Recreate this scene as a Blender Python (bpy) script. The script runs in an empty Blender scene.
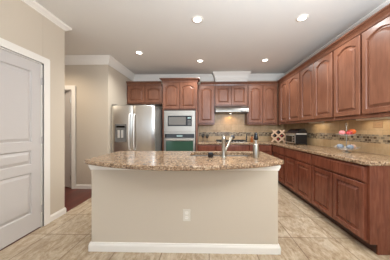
import bpy, bmesh, math, random
from mathutils import Matrix, Vector
S = bpy.context.scene
COL = S.collection
PI = math.pi
random.seed(4)

# ------------------------------------------------------------------ camera, world, lights, exposure
YAW = math.radians(1.3)
cd = bpy.data.cameras.new('camera'); cam = bpy.data.objects.new('camera', cd); COL.objects.link(cam)
cd.sensor_width = 36.0; cd.sensor_fit = 'HORIZONTAL'; cd.lens = 16.0
cam.location = (0, 0, 1.22); cam.rotation_euler = (PI/2, 0, YAW)
cd.shift_x = -0.0182; cd.shift_y = 0.0
cd.clip_start = 0.02
S.camera = cam
w = bpy.data.worlds.new('world'); S.world = w; w.use_nodes = True
w.node_tree.nodes['Background'].inputs[0].default_value = (0.89, 1.0, 1.16, 1)
w.node_tree.nodes['Background'].inputs[1].default_value = 0.55
S.view_settings.view_transform = 'Standard'; S.view_settings.look = 'None'
S.view_settings.gamma = 1.0; S.view_settings.use_curve_mapping = False
S.view_settings.exposure = 0.0
def area(name, loc, rot, sx, sy, power, color=(1, 1, 1)):
    l = bpy.data.lights.new(name, 'AREA'); l.shape = 'RECTANGLE'; l.size = sx; l.size_y = sy
    l.energy = power; l.color = color
    o = bpy.data.objects.new(name, l); COL.objects.link(o); o.location = loc; o.rotation_euler = rot
    return o
# added daylight fill at the open end of the room behind the camera
area('daylight_fill', (-1.3, -3.2, 1.45), (PI/2, 0, 0), 3.0, 2.2, 30, (0.92, 1.0, 1.08))
# unseen area light added to brighten the ceiling
area('ceiling_fill', (1.0, -0.3, 1.75), (math.radians(180-28), 0, 0), 0.8, 0.8, 150, (0.88, 1.0, 1.12))
DOWN_W = 12.5      # each recessed ceiling lamp
HALL_W = 17.0
UNDER_W = 0.55     # each slim lamp under the right wall cabinets

# ------------------------------------------------------------------ mesh helpers
class MB:
    def __init__(s): s.bm = bmesh.new(); s.smooth = False
    def box(s, x0, x1, y0, y1, z0, z1, bev=0.0, seg=1):
        r = bmesh.ops.create_cube(s.bm, size=1.0)
        vs = r['verts']
        for v in vs:
            v.co = Vector(((x0+x1)/2 + v.co.x*(x1-x0), (y0+y1)/2 + v.co.y*(y1-y0), (z0+z1)/2 + v.co.z*(z1-z0)))
        if bev > 0:
            es = list({e for v in vs for e in v.link_edges})
            bmesh.ops.bevel(s.bm, geom=es, offset=bev, segments=seg, profile=0.5, affect='EDGES')
        return s
    def loops(s, loops, cap0=True, cap1=True, closed=True):
        rows = [[s.bm.verts.new(p) for p in L] for L in loops]
        n = len(rows[0])
        for a, b in zip(rows, rows[1:]):
            for i in range(n if closed else n-1):
                j = (i+1) % n
                try: s.bm.faces.new((a[i], a[j], b[j], b[i]))
                except ValueError: pass
        if cap0: s.bm.faces.new(list(reversed(rows[0])))
        if cap1: s.bm.faces.new(rows[-1])
        return s
    def tube(s, pts, r, n=10, caps=True):
        pts = [Vector(p) for p in pts]; rs = r if isinstance(r, (list, tuple)) else [r]*len(pts)
        L = []; up = None
        for i, p in enumerate(pts):
            a = pts[max(i-1, 0)]; b = pts[min(i+1, len(pts)-1)]
            t = (b-a).normalized()
            if up is None:
                up = Vector((0, 0, 1)) if abs(t.z) < 0.9 else Vector((1, 0, 0))
            u = (up - t*up.dot(t)).normalized(); v = t.cross(u); up = u
            L.append([p + (u*math.cos(2*PI*k/n) + v*math.sin(2*PI*k/n))*rs[i] for k in range(n)])
        return s.loops(L, caps, caps)
    def lathe(s, prof, c=(0, 0, 0), n=24, cap=True):
        L = [[(c[0]+r*math.cos(2*PI*k/n), c[1]+r*math.sin(2*PI*k/n), c[2]+z) for k in range(n)] for r, z in prof]
        return s.loops(L, cap, cap)
    def ball(s, c, r, sx=1, sy=1, sz=1, n=16):
        rr = bmesh.ops.create_uvsphere(s.bm, u_segments=n, v_segments=max(6, n//2+2), radius=1.0)
        for v in rr['verts']: v.co = Vector((c[0]+v.co.x*r*sx, c[1]+v.co.y*r*sy, c[2]+v.co.z*r*sz))
        return s
    def prism(s, poly, f, d):
        # poly: 2D points; f maps (a,b) to 3D point; d: 3D extrusion vector
        A = [Vector(f(*p)) for p in poly]; D = Vector(d)
        return s.loops([A, [p + D for p in A]])
    def sweep(s, prof, path):
        # prof: (out, z) closed outline; path: xy polyline, room on the right-hand side
        P = [Vector((p[0], p[1])) for p in path]; L = []
        for i, p in enumerate(P):
            ns = []
            if i > 0: d = (P[i]-P[i-1]).normalized(); ns.append(Vector((d.y, -d.x)))
            if i < len(P)-1: d = (P[i+1]-P[i]).normalized(); ns.append(Vector((d.y, -d.x)))
            m = ns[0] if len(ns) == 1 else (ns[0]+ns[1])/(1+ns[0].dot(ns[1]))
            L.append([(p.x+m.x*o, p.y+m.y*o, z) for o, z in prof])
        return s.loops(L)
    def build(s, name, m, parent=None, smooth=False, world=True, angle=40):
        bm = s.bm
        bmesh.ops.recalc_face_normals(bm, faces=bm.faces)
        if parent is not None and world:
            M = Matrix.Translation(parent.location) @ parent.rotation_euler.to_matrix().to_4x4()
            q = parent.parent
            while q is not None:
                M = (Matrix.Translation(q.location) @ q.rotation_euler.to_matrix().to_4x4()) @ M
                q = q.parent
            bm.transform(M.inverted())
        me = bpy.data.meshes.new(name); bm.to_mesh(me); bm.free()
        me.materials.append(m)
        if smooth:
            me.polygons.foreach_set('use_smooth', [True]*len(me.polygons))
            try: me.set_sharp_from_angle(angle=math.radians(angle))
            except Exception: pass
        o = bpy.data.objects.new(name, me); COL.objects.link(o)
        if parent is not None: o.parent = parent
        return o
def tag(o, label, cat, group=None, kind=None):
    o['label'] = label; o['category'] = cat
    if group: o['group'] = group
    if kind: o['kind'] = kind
    return o
def thing(name, label, cat, loc=(0, 0, 0), rz=0.0, group=None):
    o = bpy.data.objects.new(name, None); COL.objects.link(o); o.empty_display_size = 0.1
    o.location = loc; o.rotation_euler = (0, 0, rz)
    return tag(o, label, cat, group)
def struct(o): o['kind'] = 'structure'; return o

# ------------------------------------------------------------------ materials
def lin(r, g, b):
    f = lambda c: (c/255/12.92) if c/255 <= 0.04045 else ((c/255+0.055)/1.055)**2.4
    return (f(r), f(g), f(b), 1)
def mat(name, rgb, rough=0.5, metal=0.0, **kw):
    m = bpy.data.materials.new(name); m.use_nodes = True
    b = m.node_tree.nodes['Principled BSDF']
    b.inputs['Base Color'].default_value = lin(*rgb)
    b.inputs['Roughness'].default_value = rough; b.inputs['Metallic'].default_value = metal
    for k, v in kw.items(): b.inputs[k.replace('_', ' ')].default_value = v
    return m
def N(m, t, **kw):
    n = m.node_tree.nodes.new(t)
    for k, v in kw.items():
        if k in ('operation', 'blend_type', 'data_type', 'noise_dimensions', 'feature', 'offset', 'squash', 'offset_frequency', 'distance'): setattr(n, k, v)
        else: n.inputs[k].default_value = v
    return n
def coords(m, scale=(1, 1, 1), loc=(0, 0, 0), kind='Object', rot=(0, 0, 0)):
    t = m.node_tree.nodes.new('ShaderNodeTexCoord'); p = m.node_tree.nodes.new('ShaderNodeMapping')
    p.inputs['Scale'].default_value = scale; p.inputs['Location'].default_value = loc; p.inputs['Rotation'].default_value = rot
    m.node_tree.links.new(t.outputs[kind], p.inputs['Vector']); return p.outputs['Vector']
def ramp(m, fac, stops):
    r = m.node_tree.nodes.new('ShaderNodeValToRGB'); e = r.color_ramp.elements
    while len(e) < len(stops): e.new(0.5)
    for x, (p, c) in zip(e, stops): x.position = p; x.color = lin(*c)
    m.node_tree.links.new(fac, r.inputs['Fac']); return r.outputs['Color']
def bsdf(m): return m.node_tree.nodes['Principled BSDF']
def link(m, a, b): m.node_tree.links.new(a, b)
def mixc(m, fac, a, b, blend='MIX'):
    x = m.node_tree.nodes.new('ShaderNodeMix'); x.data_type = 'RGBA'; x.blend_type = blend
    for sock, v in ((x.inputs[0], fac), (x.inputs[6], a), (x.inputs[7], b)):
        if isinstance(v, bpy.types.NodeSocket): m.node_tree.links.new(v, sock)
        else: sock.default_value = v
    return x.outputs[2]
def bump(m, h, s=0.2, d=0.01):
    b = m.node_tree.nodes.new('ShaderNodeBump'); b.inputs['Strength'].default_value = s; b.inputs['Distance'].default_value = d
    link(m, h, b.inputs['Height']); link(m, b.outputs['Normal'], bsdf(m).inputs['Normal'])

def wood(name, a, b, c, rough, scale=(14, 14, 1.6)):
    m = mat(name, a, rough)
    n = N(m, 'ShaderNodeTexNoise', Scale=2.2, Detail=6.0, Roughness=0.6, Distortion=0.8)
    link(m, coords(m, scale), n.inputs['Vector'])
    n2 = N(m, 'ShaderNodeTexNoise', Scale=2.5, Detail=2.0); link(m, coords(m, (1.6, 1.6, 1.0)), n2.inputs['Vector'])
    col = ramp(m, n.outputs['Fac'], [(0.25, c), (0.5, a), (0.75, b)])
    col = mixc(m, 0.35, col, ramp(m, n2.outputs['Fac'], [(0.3, c), (0.7, b)]))
    link(m, col, bsdf(m).inputs['Base Color'])
    return m
M = {}
M['cherry'] = wood('cherry_wood', (126, 80, 59), (147, 100, 77), (100, 60, 43), 0.3)
M['cherry_base'] = wood('cherry_wood_base', (114, 62, 44), (142, 84, 62), (80, 40, 28), 0.26)
M['toe'] = wood('dark_toe_board', (70, 42, 30), (86, 52, 38), (54, 32, 24), 0.5)
M['paint'] = mat('beige_wall_paint', (208, 194, 175), 0.85)
n = N(M['paint'], 'ShaderNodeTexNoise', Scale=140.0, Detail=3.0); link(M['paint'], coords(M['paint']), n.inputs['Vector']); bump(M['paint'], n.outputs['Fac'], 0.06, 0.004)
M['ceiling'] = mat('ceiling_paint', (232, 228, 222), 0.9)
n = N(M['ceiling'], 'ShaderNodeTexNoise', Scale=110.0, Detail=3.0); link(M['ceiling'], coords(M['ceiling']), n.inputs['Vector']); bump(M['ceiling'], n.outputs['Fac'], 0.08, 0.004)
M['trim'] = mat('white_trim_paint', (242, 235, 225), 0.4)
M['door'] = mat('white_door_paint', (204, 197, 192), 0.42)
M['steel'] = mat('stainless_steel', (216, 213, 208), 0.3, 1.0)
n = N(M['steel'], 'ShaderNodeTexNoise', Scale=6.0, Detail=4.0); link(M['steel'], coords(M['steel'], (1, 1, 60)), n.inputs['Vector'])
rr = N(M['steel'], 'ShaderNodeMapRange'); rr.inputs['To Min'].default_value = 0.28; rr.inputs['To Max'].default_value = 0.42
link(M['steel'], n.outputs['Fac'], rr.inputs['Value']); link(M['steel'], rr.outputs[0], bsdf(M['steel']).inputs['Roughness'])
M['chrome'] = mat('brushed_nickel', (186, 180, 168), 0.3, 1.0)
M['appliance'] = mat('appliance_steel', (186, 179, 169), 0.36, 1.0)
M['hoodsteel'] = mat('hood_steel', (150, 147, 143), 0.38, 1.0)
M['handle'] = mat('bright_bar_steel', (238, 235, 230), 0.42, 0.85)
M['grey_side'] = mat('grey_painted_steel', (122, 119, 115), 0.45, 0.3)
M['black'] = mat('black_plastic', (22, 22, 24), 0.24)
M['blackglass'] = mat('black_glass', (16, 16, 17), 0.08)
M['darkgrey'] = mat('dark_grey_plastic', (62, 62, 64), 0.4)
M['mwwindow'] = mat('grey_window_reflection', (112, 106, 98), 0.15)  # reflections in the window glass are put into this lighter grey
M['ovenglass'] = mat('green_tinted_oven_glass', (58, 88, 72), 0.1)
M['midgrey'] = mat('mid_grey_plastic', (112, 108, 104), 0.4)
M['iron'] = mat('cast_iron', (28, 28, 29), 0.6)
M['sinksteel'] = mat('satin_sink_steel', (150, 146, 140), 0.38, 1.0)  # shade inside the sink is put into this darker steel colour
M['socket'] = mat('ivory_plastic', (222, 214, 200), 0.4)
M['brownplate'] = mat('brown_plastic', (170, 134, 98), 0.45)
M['lightwood'] = wood('pale_wood', (214, 176, 142), (228, 196, 166), (194, 150, 116), 0.5, (30, 30, 30))
M['bottle'] = mat('dark_bottle_glass', (34, 20, 22), 0.08)
M['amber'] = mat('amber_glass', (150, 84, 36), 0.12)
M['glass'] = mat('clear_glass', (240, 244, 244), 0.05, Alpha=0.2)
M['smoke'] = mat('smoky_glass', (150, 145, 138), 0.05, Transmission_Weight=0.8, IOR=1.3)
M['orange'] = mat('orange_peel', (222, 104, 44), 0.45)
M['pink'] = mat('pink_skin', (226, 134, 132), 0.4)
M['red'] = mat('red_skin', (196, 62, 62), 0.35)
M['bulb'] = mat('pale_blue_grey', (128, 136, 146), 0.5)
M['peach'] = mat('pale_peach', (214, 172, 146), 0.5)
M['stem'] = mat('stem_brown', (88, 62, 38), 0.7)
def emis(name, rgb, s):
    m = mat(name, rgb, 0.5); bsdf(m).inputs['Emission Color'].default_value = lin(*rgb); bsdf(m).inputs['Emission Strength'].default_value = s; return m
M['lamp'] = emis('lamp_lens', (255, 248, 236), 9.0)
M['display'] = emis('lit_display', (150, 175, 172), 0.12)
M['undercab'] = mat('white_lamp_cover', (236, 226, 205), 0.4)

def granite():
    m = mat('brown_granite', (150, 118, 88), 0.16, Specular_IOR_Level=0.25)
    v = coords(m)
    wn = N(m, 'ShaderNodeTexNoise', Scale=40.0, Detail=2.0); link(m, v, wn.inputs['Vector'])
    wv = mixc(m, 0.03, v, wn.outputs['Color'], 'ADD')
    vo = N(m, 'ShaderNodeTexVoronoi', Scale=86.0); link(m, wv, vo.inputs['Vector'])
    sep = m.node_tree.nodes.new('ShaderNodeSeparateColor'); link(m, vo.outputs['Color'], sep.inputs[0])
    big = N(m, 'ShaderNodeTexNoise', Scale=9.0, Detail=4.0, Roughness=0.6); link(m, v, big.inputs['Vector'])
    ad = N(m, 'ShaderNodeMath', operation='MULTIPLY_ADD'); link(m, big.outputs['Fac'], ad.inputs[0]); ad.inputs[1].default_value = 0.9; ad.inputs[2].default_value = -0.45
    ad2 = N(m, 'ShaderNodeMath', operation='ADD'); link(m, ad.outputs[0], ad2.inputs[0]); link(m, sep.outputs[0], ad2.inputs[1])
    c = ramp(m, ad2.outputs[0], [(0.05, (52, 36, 28)), (0.24, (98, 70, 52)), (0.42, (138, 107, 80)), (0.70, (164, 134, 104)), (0.95, (200, 174, 146))])
    f = N(m, 'ShaderNodeTexNoise', Scale=120.0, Detail=3.0, Roughness=0.7); link(m, v, f.inputs['Vector'])
    c = mixc(m, 0.3, c, ramp(m, f.outputs['Fac'], [(0.35, (70, 50, 38)), (0.5, (166, 134, 104)), (0.65, (216, 194, 164))]))
    link(m, c, bsdf(m).inputs['Base Color']); return m
M['granite'] = granite()

def floor_tile():
    m = mat('travertine_floor', (196, 170, 140), 0.38)
    v = coords(m, (1, 1, 1), (1.85 - 0.47*10, -1.99 + 0.47*10, 0))
    br = N(m, 'ShaderNodeTexBrick', Scale=1.0, offset=0.0, squash=1.0)
    br.inputs['Brick Width'].default_value = 0.47; br.inputs['Row Height'].default_value = 0.47
    br.inputs['Mortar Size'].default_value = 0.0045; br.inputs['Mortar Smooth'].default_value = 0.3
    br.inputs['Color1'].default_value = (1, 1, 1, 1); br.inputs['Color2'].default_value = (0.84, 0.81, 0.78, 1)
    link(m, v, br.inputs['Vector'])
    a = N(m, 'ShaderNodeTexNoise', Scale=3.0, Detail=9.0, Roughness=0.72, Distortion=1.8); link(m, coords(m, (2.4, 1.1, 1), rot=(0, 0, 0.9)), a.inputs['Vector'])
    b = N(m, 'ShaderNodeTexNoise', Scale=16.0, Detail=6.0, Roughness=0.7, Distortion=0.8); link(m, coords(m, (2.0, 0.9, 1), rot=(0, 0, 0.9)), b.inputs['Vector'])
    c = ramp(m, a.outputs['Fac'], [(0.34, (146, 116, 86)), (0.48, (188, 166, 137)), (0.62, (222, 208, 186))])
    c = mixc(m, 0.35, c, ramp(m, b.outputs['Fac'], [(0.32, (140, 110, 82)), (0.50, (196, 175, 148)), (0.66, (230, 217, 197))]))
    c = mixc(m, 1.0, c, br.outputs['Color'], 'MULTIPLY')
    g = N(m, 'ShaderNodeRGB'); g.outputs[0].default_value = lin(128, 100, 76)
    c = mixc(m, br.outputs['Fac'], c, g.outputs[0])
    link(m, c, bsdf(m).inputs['Base Color'])
    return m
M['tile'] = floor_tile()
def hall_wood():
    m = mat('red_wood_floor', (96, 44, 34), 0.3)
    v = coords(m, rot=(0, 0, PI/2))
    br = N(m, 'ShaderNodeTexBrick', Scale=1.0, offset=0.5)
    br.inputs['Brick Width'].default_value = 0.9; br.inputs['Row Height'].default_value = 0.09; br.inputs['Mortar Size'].default_value = 0.0015
    br.inputs['Color1'].default_value = lin(102, 46, 36); br.inputs['Color2'].default_value = lin(82, 36, 28); br.inputs['Mortar'].default_value = lin(48, 20, 16)
    link(m, v, br.inputs['Vector']); link(m, br.outputs['Color'], bsdf(m).inputs['Base Color']); return m
M['hallwood'] = hall_wood()
def splash(axis):
    # travertine backsplash tiles: axis 'x' for the far wall, 'y' for the side wall
    m = mat('travertine_backsplash_' + axis, (200, 172, 132), 0.4)
    t = m.node_tree.nodes.new('ShaderNodeTexCoord'); sx = m.node_tree.nodes.new('ShaderNodeSeparateXYZ'); cx = m.node_tree.nodes.new('ShaderNodeCombineXYZ')
    link(m, t.outputs['Object'], sx.inputs[0]); link(m, sx.outputs['X' if axis == 'x' else 'Y'], cx.inputs[0]); link(m, sx.outputs['Z'], cx.inputs[1])
    br = N(m, 'ShaderNodeTexBrick', Scale=1.0, offset=0.5)
    br.inputs['Brick Width'].default_value = 0.2; br.inputs['Row Height'].default_value = 0.1523; br.inputs['Mortar Size'].default_value = 0.003
    br.inputs['Color1'].default_value = lin(214, 182, 136); br.inputs['Color2'].default_value = lin(190, 152, 106); br.inputs['Mortar'].default_value = lin(160, 130, 96)
    link(m, cx.outputs[0], br.inputs['Vector'])
    a = N(m, 'ShaderNodeTexNoise', Scale=9.0, Detail=7.0, Roughness=0.7); link(m, t.outputs['Object'], a.inputs['Vector'])
    c = mixc(m, 0.4, br.outputs['Color'], ramp(m, a.outputs['Fac'], [(0.3, (168, 134, 94)), (0.7, (222, 200, 166))]))
    link(m, c, bsdf(m).inputs['Base Color']); return m
def mosaic(axis):
    m = mat('mosaic_' + axis, (120, 100, 80), 0.2)
    t = m.node_tree.nodes.new('ShaderNodeTexCoord'); sx = m.node_tree.nodes.new('ShaderNodeSeparateXYZ'); cx = m.node_tree.nodes.new('ShaderNodeCombineXYZ')
    link(m, t.outputs['Object'], sx.inputs[0]); link(m, sx.outputs['X' if axis == 'x' else 'Y'], cx.inputs[0]); link(m, sx.outputs['Z'], cx.inputs[1])
    br = N(m, 'ShaderNodeTexBrick', Scale=1.0, offset=0.5)
    br.inputs['Brick Width'].default_value = 0.05; br.inputs['Row Height'].default_value = 0.0367; br.inputs['Mortar Size'].default_value = 0.003; br.inputs['Bias'].default_value = 0.0
    br.inputs['Color1'].default_value = (0, 0, 0, 1); br.inputs['Color2'].default_value = (1, 1, 1, 1); br.inputs['Mortar'].default_value = (0.75, 0.75, 0.75, 1)
    link(m, cx.outputs[0], br.inputs['Vector'])
    c = ramp(m, br.outputs['Color'], [(0.0, (66, 52, 42)), (0.35, (112, 90, 70)), (0.6, (150, 136, 114)), (0.8, (196, 172, 138)), (1.0, (128, 120, 108))])
    link(m, c, bsdf(m).inputs['Base Color']); return m
SPX, SPY, MOX, MOY = splash('x'), splash('y'), mosaic('x'), mosaic('y')

# ------------------------------------------------------------------ room shell
XL, XF, XR, YB, YF, YE, YN, H = -2.07, -2.03, 2.20, 4.80, 3.55, 2.495, -3.3, 2.74
HX = -4.0
DY0, DY1, DH = 1.34, 2.15, 2.06       # door in the left wall
struct(MB().box(XL, XR+0.15, YN, YB+0.15, -0.1, 0).build('floor', M['tile']))
f2 = struct(MB().box(HX, XL, YE-1.2, 5.2, -0.1, 0).build('floor_hall', M['hallwood']))
struct(MB().box(HX-0.1, XR+0.15, YN, 5.3, H, H+0.1).build('ceiling', M['ceiling']))
struct(MB().box(XF-0.12, XR+0.15, YB, YB+0.15, 0, H).build('wall_back', M['paint']))
struct(MB().box(XR, XR+0.15, -1.2, YB, 0, H).build('wall_right', M['paint']))
b = MB(); b.box(XL-0.12, XL, 0.7, DY0, 0, H); b.box(XL-0.12, XL, DY0, DY1, DH, H); b.box(XL-0.12, XL, DY1, YE, 0, H, 0.006, 2)
struct(b.build('wall_left', M['paint']))
OX0, OX1, OH = -3.55, -2.79, 2.06      # doorway in the hall wall
b = MB(); b.box(OX1, XF, YF, YF+0.12, 0, H); b.box(HX, OX0, YF, YF+0.12, 0, H); b.box(OX0, OX1, YF, YF+0.12, OH, H)
b.box(XF-0.12, XF, YF+0.12, YB, 0, H)
struct(b.build('wall_hall', M['paint']))
struct(MB().box(HX-0.1, HX, YE-1.2, 5.2, 0, H).build('wall_hall_end', M['paint']))
struct(MB().box(HX, XL-0.12, YE-1.3, YE-1.2, 0, H).build('wall_hall_near', M['paint']))
struct(MB().box(HX, XF-0.12, 5.2, 5.3, 0, H).build('wall_hall_far', M['paint']))
# boxed chase for the hood duct, above the cabinets
CX0, CX1, CY = 0.25, 1.09, 4.60
struct(MB().box(CX0, CX1, CY, YB, 2.475, H).build('wall_hood_chase', M['trim']))
CROWN = [(0, H), (0.08, H), (0.08, H-0.018), (0.072, H-0.028), (0.06, H-0.04), (0.042, H-0.07), (0.028, H-0.10), (0.024, H-0.112), (0.022, H-0.125), (0.014, H-0.14), (0.012, H-0.16), (0, H-0.165)]
CROWN_LOW = [(0, H), (0.058, H), (0.058, H-0.02), (0.052, H-0.028), (0.04, H-0.036), (0.022, H-0.052), (0.014, H-0.058), (0.012, H-0.068), (0, H-0.07)]
struct(MB().sweep(CROWN, [(HX, YF), (XF, YF), (XF, YB), (CX0, YB), (CX0, CY), (CX1, CY), (CX1, YB), (XR, YB), (XR, -1.2)]).build('trim_1', M['trim']))
struct(MB().sweep(CROWN_LOW, [(XL, 0.7), (XL, YE), (XL-0.12, YE)]).build('trim_2', M['trim']))
BASE = [(0, 0), (0.013, 0), (0.013, 0.062), (0.010, 0.071), (0.007, 0.076), (0.006, 0.085), (0, 0.087)]
struct(MB().sweep(BASE, [(OX1+0.08, YF), (XF, YF), (XF, YB)]).build('baseboard_hall', M['trim']))
struct(MB().sweep(BASE, [(XL, DY1+0.08), (XL, YE), (XL-0.12, YE)]).build('baseboard_left', M['trim']))
# door casings
def casing(b, fn, w0, w1, h, cw=0.085):
    # fn(a, out, z): a along wall, out from wall
    for (a0, a1, z0, z1) in ((w0-cw, w0, 0, h+cw), (w1, w1+cw, 0, h+cw), (w0, w1, h, h+cw)):
        for (i, t) in ((0, 0.014), (0.018, 0.02)):
            p = [fn(a0+i if a1 <= w0 else a0, 0, z0), fn(a1, t, z1)]
            x = sorted((p[0][0], p[1][0])); y = sorted((p[0][1], p[1][1])); z = sorted((p[0][2], p[1][2]))
            b.box(x[0], x[1], y[0], y[1], z[0], z[1] - (0 if i == 0 else 0.018))
b = MB(); casing(b, lambda a, o, z: (XL+o, a, z), DY0, DY1, DH)
b.box(XL-0.12, XL, DY0, DY0+0.015, 0, DH); b.box(XL-0.12, XL, DY1-0.015, DY1, 0, DH); b.box(XL-0.12, XL, DY0, DY1, DH-0.015, DH)
struct(b.build('trim_3', M['trim']))
b = MB(); casing(b, lambda a, o, z: (a, YF-o, z), OX0, OX1, OH)
b.box(OX0, OX0+0.015, YF, YF+0.12, 0, OH); b.box(OX1-0.015, OX1, YF, YF+0.12, 0, OH); b.box(OX0, OX1, YF, YF+0.12, OH-0.015, OH)
struct(b.build('trim_4', M['trim']))

# paneled door leaf in local coordinates: x along width, y depth (front at 0), z up
def arch_loop(x0, x1, z0, z1, ins, drop, y, n=10):
    a, c, b0, t = x0+ins, x1-ins, z0+ins, z1-ins
    L = [(a, y, b0), (c, y, b0)]
    mid = (a+c)/2; hw = (c-a)/2
    for k in range(n+1):
        x = c - (c-a)*k/n
        u = abs(x-mid)/hw
        L.append((x, y, t - drop*min(1.0, (u/0.9)**2)))
    return L
def raised(b, x0, x1, z0, z1, y, drop=0.0, deep=0.009, band=0.03):
    # raised panel sunk into a frame face at depth y, plus its sloped border (no frame)
    b.loops([arch_loop(x0, x1, z0, z1, 0, drop, y), arch_loop(x0, x1, z0, z1, 0.007, drop, y+deep),
             arch_loop(x0, x1, z0, z1, 0.013, drop, y+deep), arch_loop(x0, x1, z0, z1, 0.013+band, drop*0.95, y+0.0015)], cap0=False)
def cab_door(x0, x1, z0, z1, drop=0.0, stile=0.052, t=0.034):
    b = MB()
    b.loops([arch_loop(x0, x1, z0, z1, 0, 0, 0), arch_loop(x0, x1, z0, z1, 0, 0, -t+0.004), arch_loop(x0, x1, z0, z1, 0.004, 0, -t),
             arch_loop(x0, x1, z0, z1, stile, drop, -t), arch_loop(x0, x1, z0, z1, stile+0.004, drop, -t+0.005), arch_loop(x0, x1, z0, z1, stile+0.008, drop, -t+0.018),
             arch_loop(x0, x1, z0, z1, stile+0.019, drop, -t+0.018), arch_loop(x0, x1, z0, z1, stile+0.042, drop*0.95, -t+0.003), arch_loop(x0, x1, z0, z1, stile+0.045, drop*0.95, -t+0.001)])
    return b
def drawer_front(x0, x1, z0, z1, t=0.034):
    b = MB()
    b.loops([arch_loop(x0, x1, z0, z1, 0, 0, 0), arch_loop(x0, x1, z0, z1, 0, 0, -t+0.011), arch_loop(x0, x1, z0, z1, 0.006, 0, -t+0.007), arch_loop(x0, x1, z0, z1, 0.012, 0, -t+0.006),
             arch_loop(x0, x1, z0, z1, 0.018, 0, -t)])
    return b
def leaf(root, w, h, panels, t=0.035, st=0.115):
    b = MB(); d = 0.016
    b.box(0, w, d, t, 0, h)
    b.box(0, st, 0, d, 0, h); b.box(w-st, w, 0, d, 0, h)
    zs = [0] + [z for p in panels for z in p] + [h]
    for z0, z1 in zip(zs[::2], zs[1::2]): b.box(st, w-st, 0, d, z0, z1)
    for z0, z1 in panels: raised(b, st, w-st, z0, z1, 0.0, 0.0, 0.0158, 0.032)
    return b.build('leaf', M['door'], root, world=False)
PAN = [(0.21, 0.70), (0.80, 0.965), (1.065, 1.91)]
# left wall door: local x -> +Y reversed so that y depth points to -X : rotz = +90deg (x->+Y, y->-X)
d1 = bpy.data.objects.new('door_1', None); COL.objects.link(d1); d1.location = (XL-0.006, DY0+0.018, 0.012); d1.rotation_euler = (0, 0, PI/2); d1['kind'] = 'structure'
leaf(d1, DY1-DY0-0.0345, 2.03, PAN)
for z in (0.22, 1.08, 1.82):
    b = MB(); wd = DY1-DY0-0.0345
    b.tube([(wd+0.008, -0.006, z-0.045), (wd+0.008, -0.006, z+0.045)], 0.007, 8); b.box(wd-0.025, wd-0.0005, -0.003, -0.0005, z-0.045, z+0.045)
    b.build('hinge', M['door'], d1, world=False)
b = MB(); b.tube([(0.06, -0.0005, 0.95), (0.06, -0.01, 0.95)], 0.03, 16); b.tube([(0.06, -0.01, 0.95), (0.06, -0.045, 0.95)], 0.011, 12); b.ball((0.06, -0.062, 0.95), 0.027, 1, 0.85, 1)
b.build('knob', M['chrome'], d1, smooth=True, world=False)
# hall door, slightly open, hinged on the right
d2 = bpy.data.objects.new('door_2', None); COL.objects.link(d2); d2.location = (OX1-0.022, YF+0.04, 0.012); d2.rotation_euler = (0, 0, math.radians(180-24)); d2['kind'] = 'structure'
# leaf runs from hinge towards -x when rotated 180; its front faces +Y there
leaf(d2, 0.71, 2.03, PAN)
for z in (0.22, 1.08, 1.82):
    b = MB(); b.tube([(-0.002, 0.043, z-0.045), (-0.002, 0.043, z+0.045)], 0.007, 8); b.box(-0.004, 0.03, 0.0353, 0.038, z-0.045, z+0.045)
    b.build('hinge', M['chrome'], d2, world=False)

# backsplash
def splash_wall(name, mats, fn):
    for (z0, z1, mm, nm) in ((0.9145, 1.05, mats[0], 'backsplash_lower'), (1.05, 1.16, mats[1], 'backsplash_mosaic'), (1.16, 1.83 if False else 1.372, mats[0], 'backsplash_upper')):
        b = MB(); fn(b, z0, z1); struct(b.build(nm, mm))
def fb(b, z0, z1):
    b.box(-0.2, XR-0.008, YB-0.008, YB, z0, z1)
    if z1 > 1.3: b.box(0.235, 1.055, YB-0.008, YB, z1, 1.84)
def fr(b, z0, z1): b.box(XR-0.008, XR, 1.60, YB-0.008, z0, z1)
splash_wall('back', (SPX, MOX), fb); splash_wall('right', (SPY, MOY), fr)

# ------------------------------------------------------------------ cabinets
WC = [(0, -0.012), (0.012, -0.012), (0.014, -0.002), (0.006, 0.004), (0.008, 0.016), (0.016, 0.03), (0.034, 0.044), (0.036, 0.05), (0.044, 0.052), (0.06, 0.054), (0.062, 0.06), (0.06, 0.072), (0, 0.072)]
def cabinet(name, label, cat, loc, rz, w, depth, h, fronts, mwood, crown=None, rail=False, toe=False, group=None, hole=None):
    r = thing(name, label, cat, loc, rz, group)
    b = MB(); z0 = 0.10 if toe else 0.0
    if hole:      # carcass with an open bay for built-in ovens
        hz0, hz1 = hole
        b.box(0, w, 0, depth, z0, hz0); b.box(0, w, 0, depth, hz1, h); b.box(0, 0.04, 0, depth, hz0, hz1); b.box(w-0.04, w, 0, depth, hz0, hz1); b.box(0.04, w-0.04, depth-0.02, depth, hz0, hz1)
    else: b.box(0, w, 0, depth, z0, h)
    b.build('carcass', mwood, r, world=False)
    for (k, x0, x1, a, c, dr) in fronts:
        if k == 'd': cab_door(x0, x1, a, c, dr).build('door', mwood, r, world=False)
        else: drawer_front(x0, x1, a, c).build('drawer', mwood, r, world=False)
    if crown is not None:
        # crown: path in local xy with room on the right-hand side
        MB().sweep([(o, h-0.012+z) for o, z in WC], crown).build('crown', mwood, r, world=False)
    if rail:
        MB().box(0.0, w, -0.006, 0.018, -0.03, -0.0005, 0.004).build('light_rail', mwood, r, world=False)
    if toe:
        MB().box(0.0, w, 0.075, 0.09, 0.0, 0.0995).build('toe_kick', M['toe'], r, world=False)
    return r
UZ, UH = 1.385, 1.01      # wall cabinets: bottom and carcass height
UG = 'wall cabinets above the counters'
YU = 4.49                 # carcass front of the far wall cabinets
D0, D1 = 0.02, UH-0.045
AR = 0.052
GP = 0.003
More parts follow.
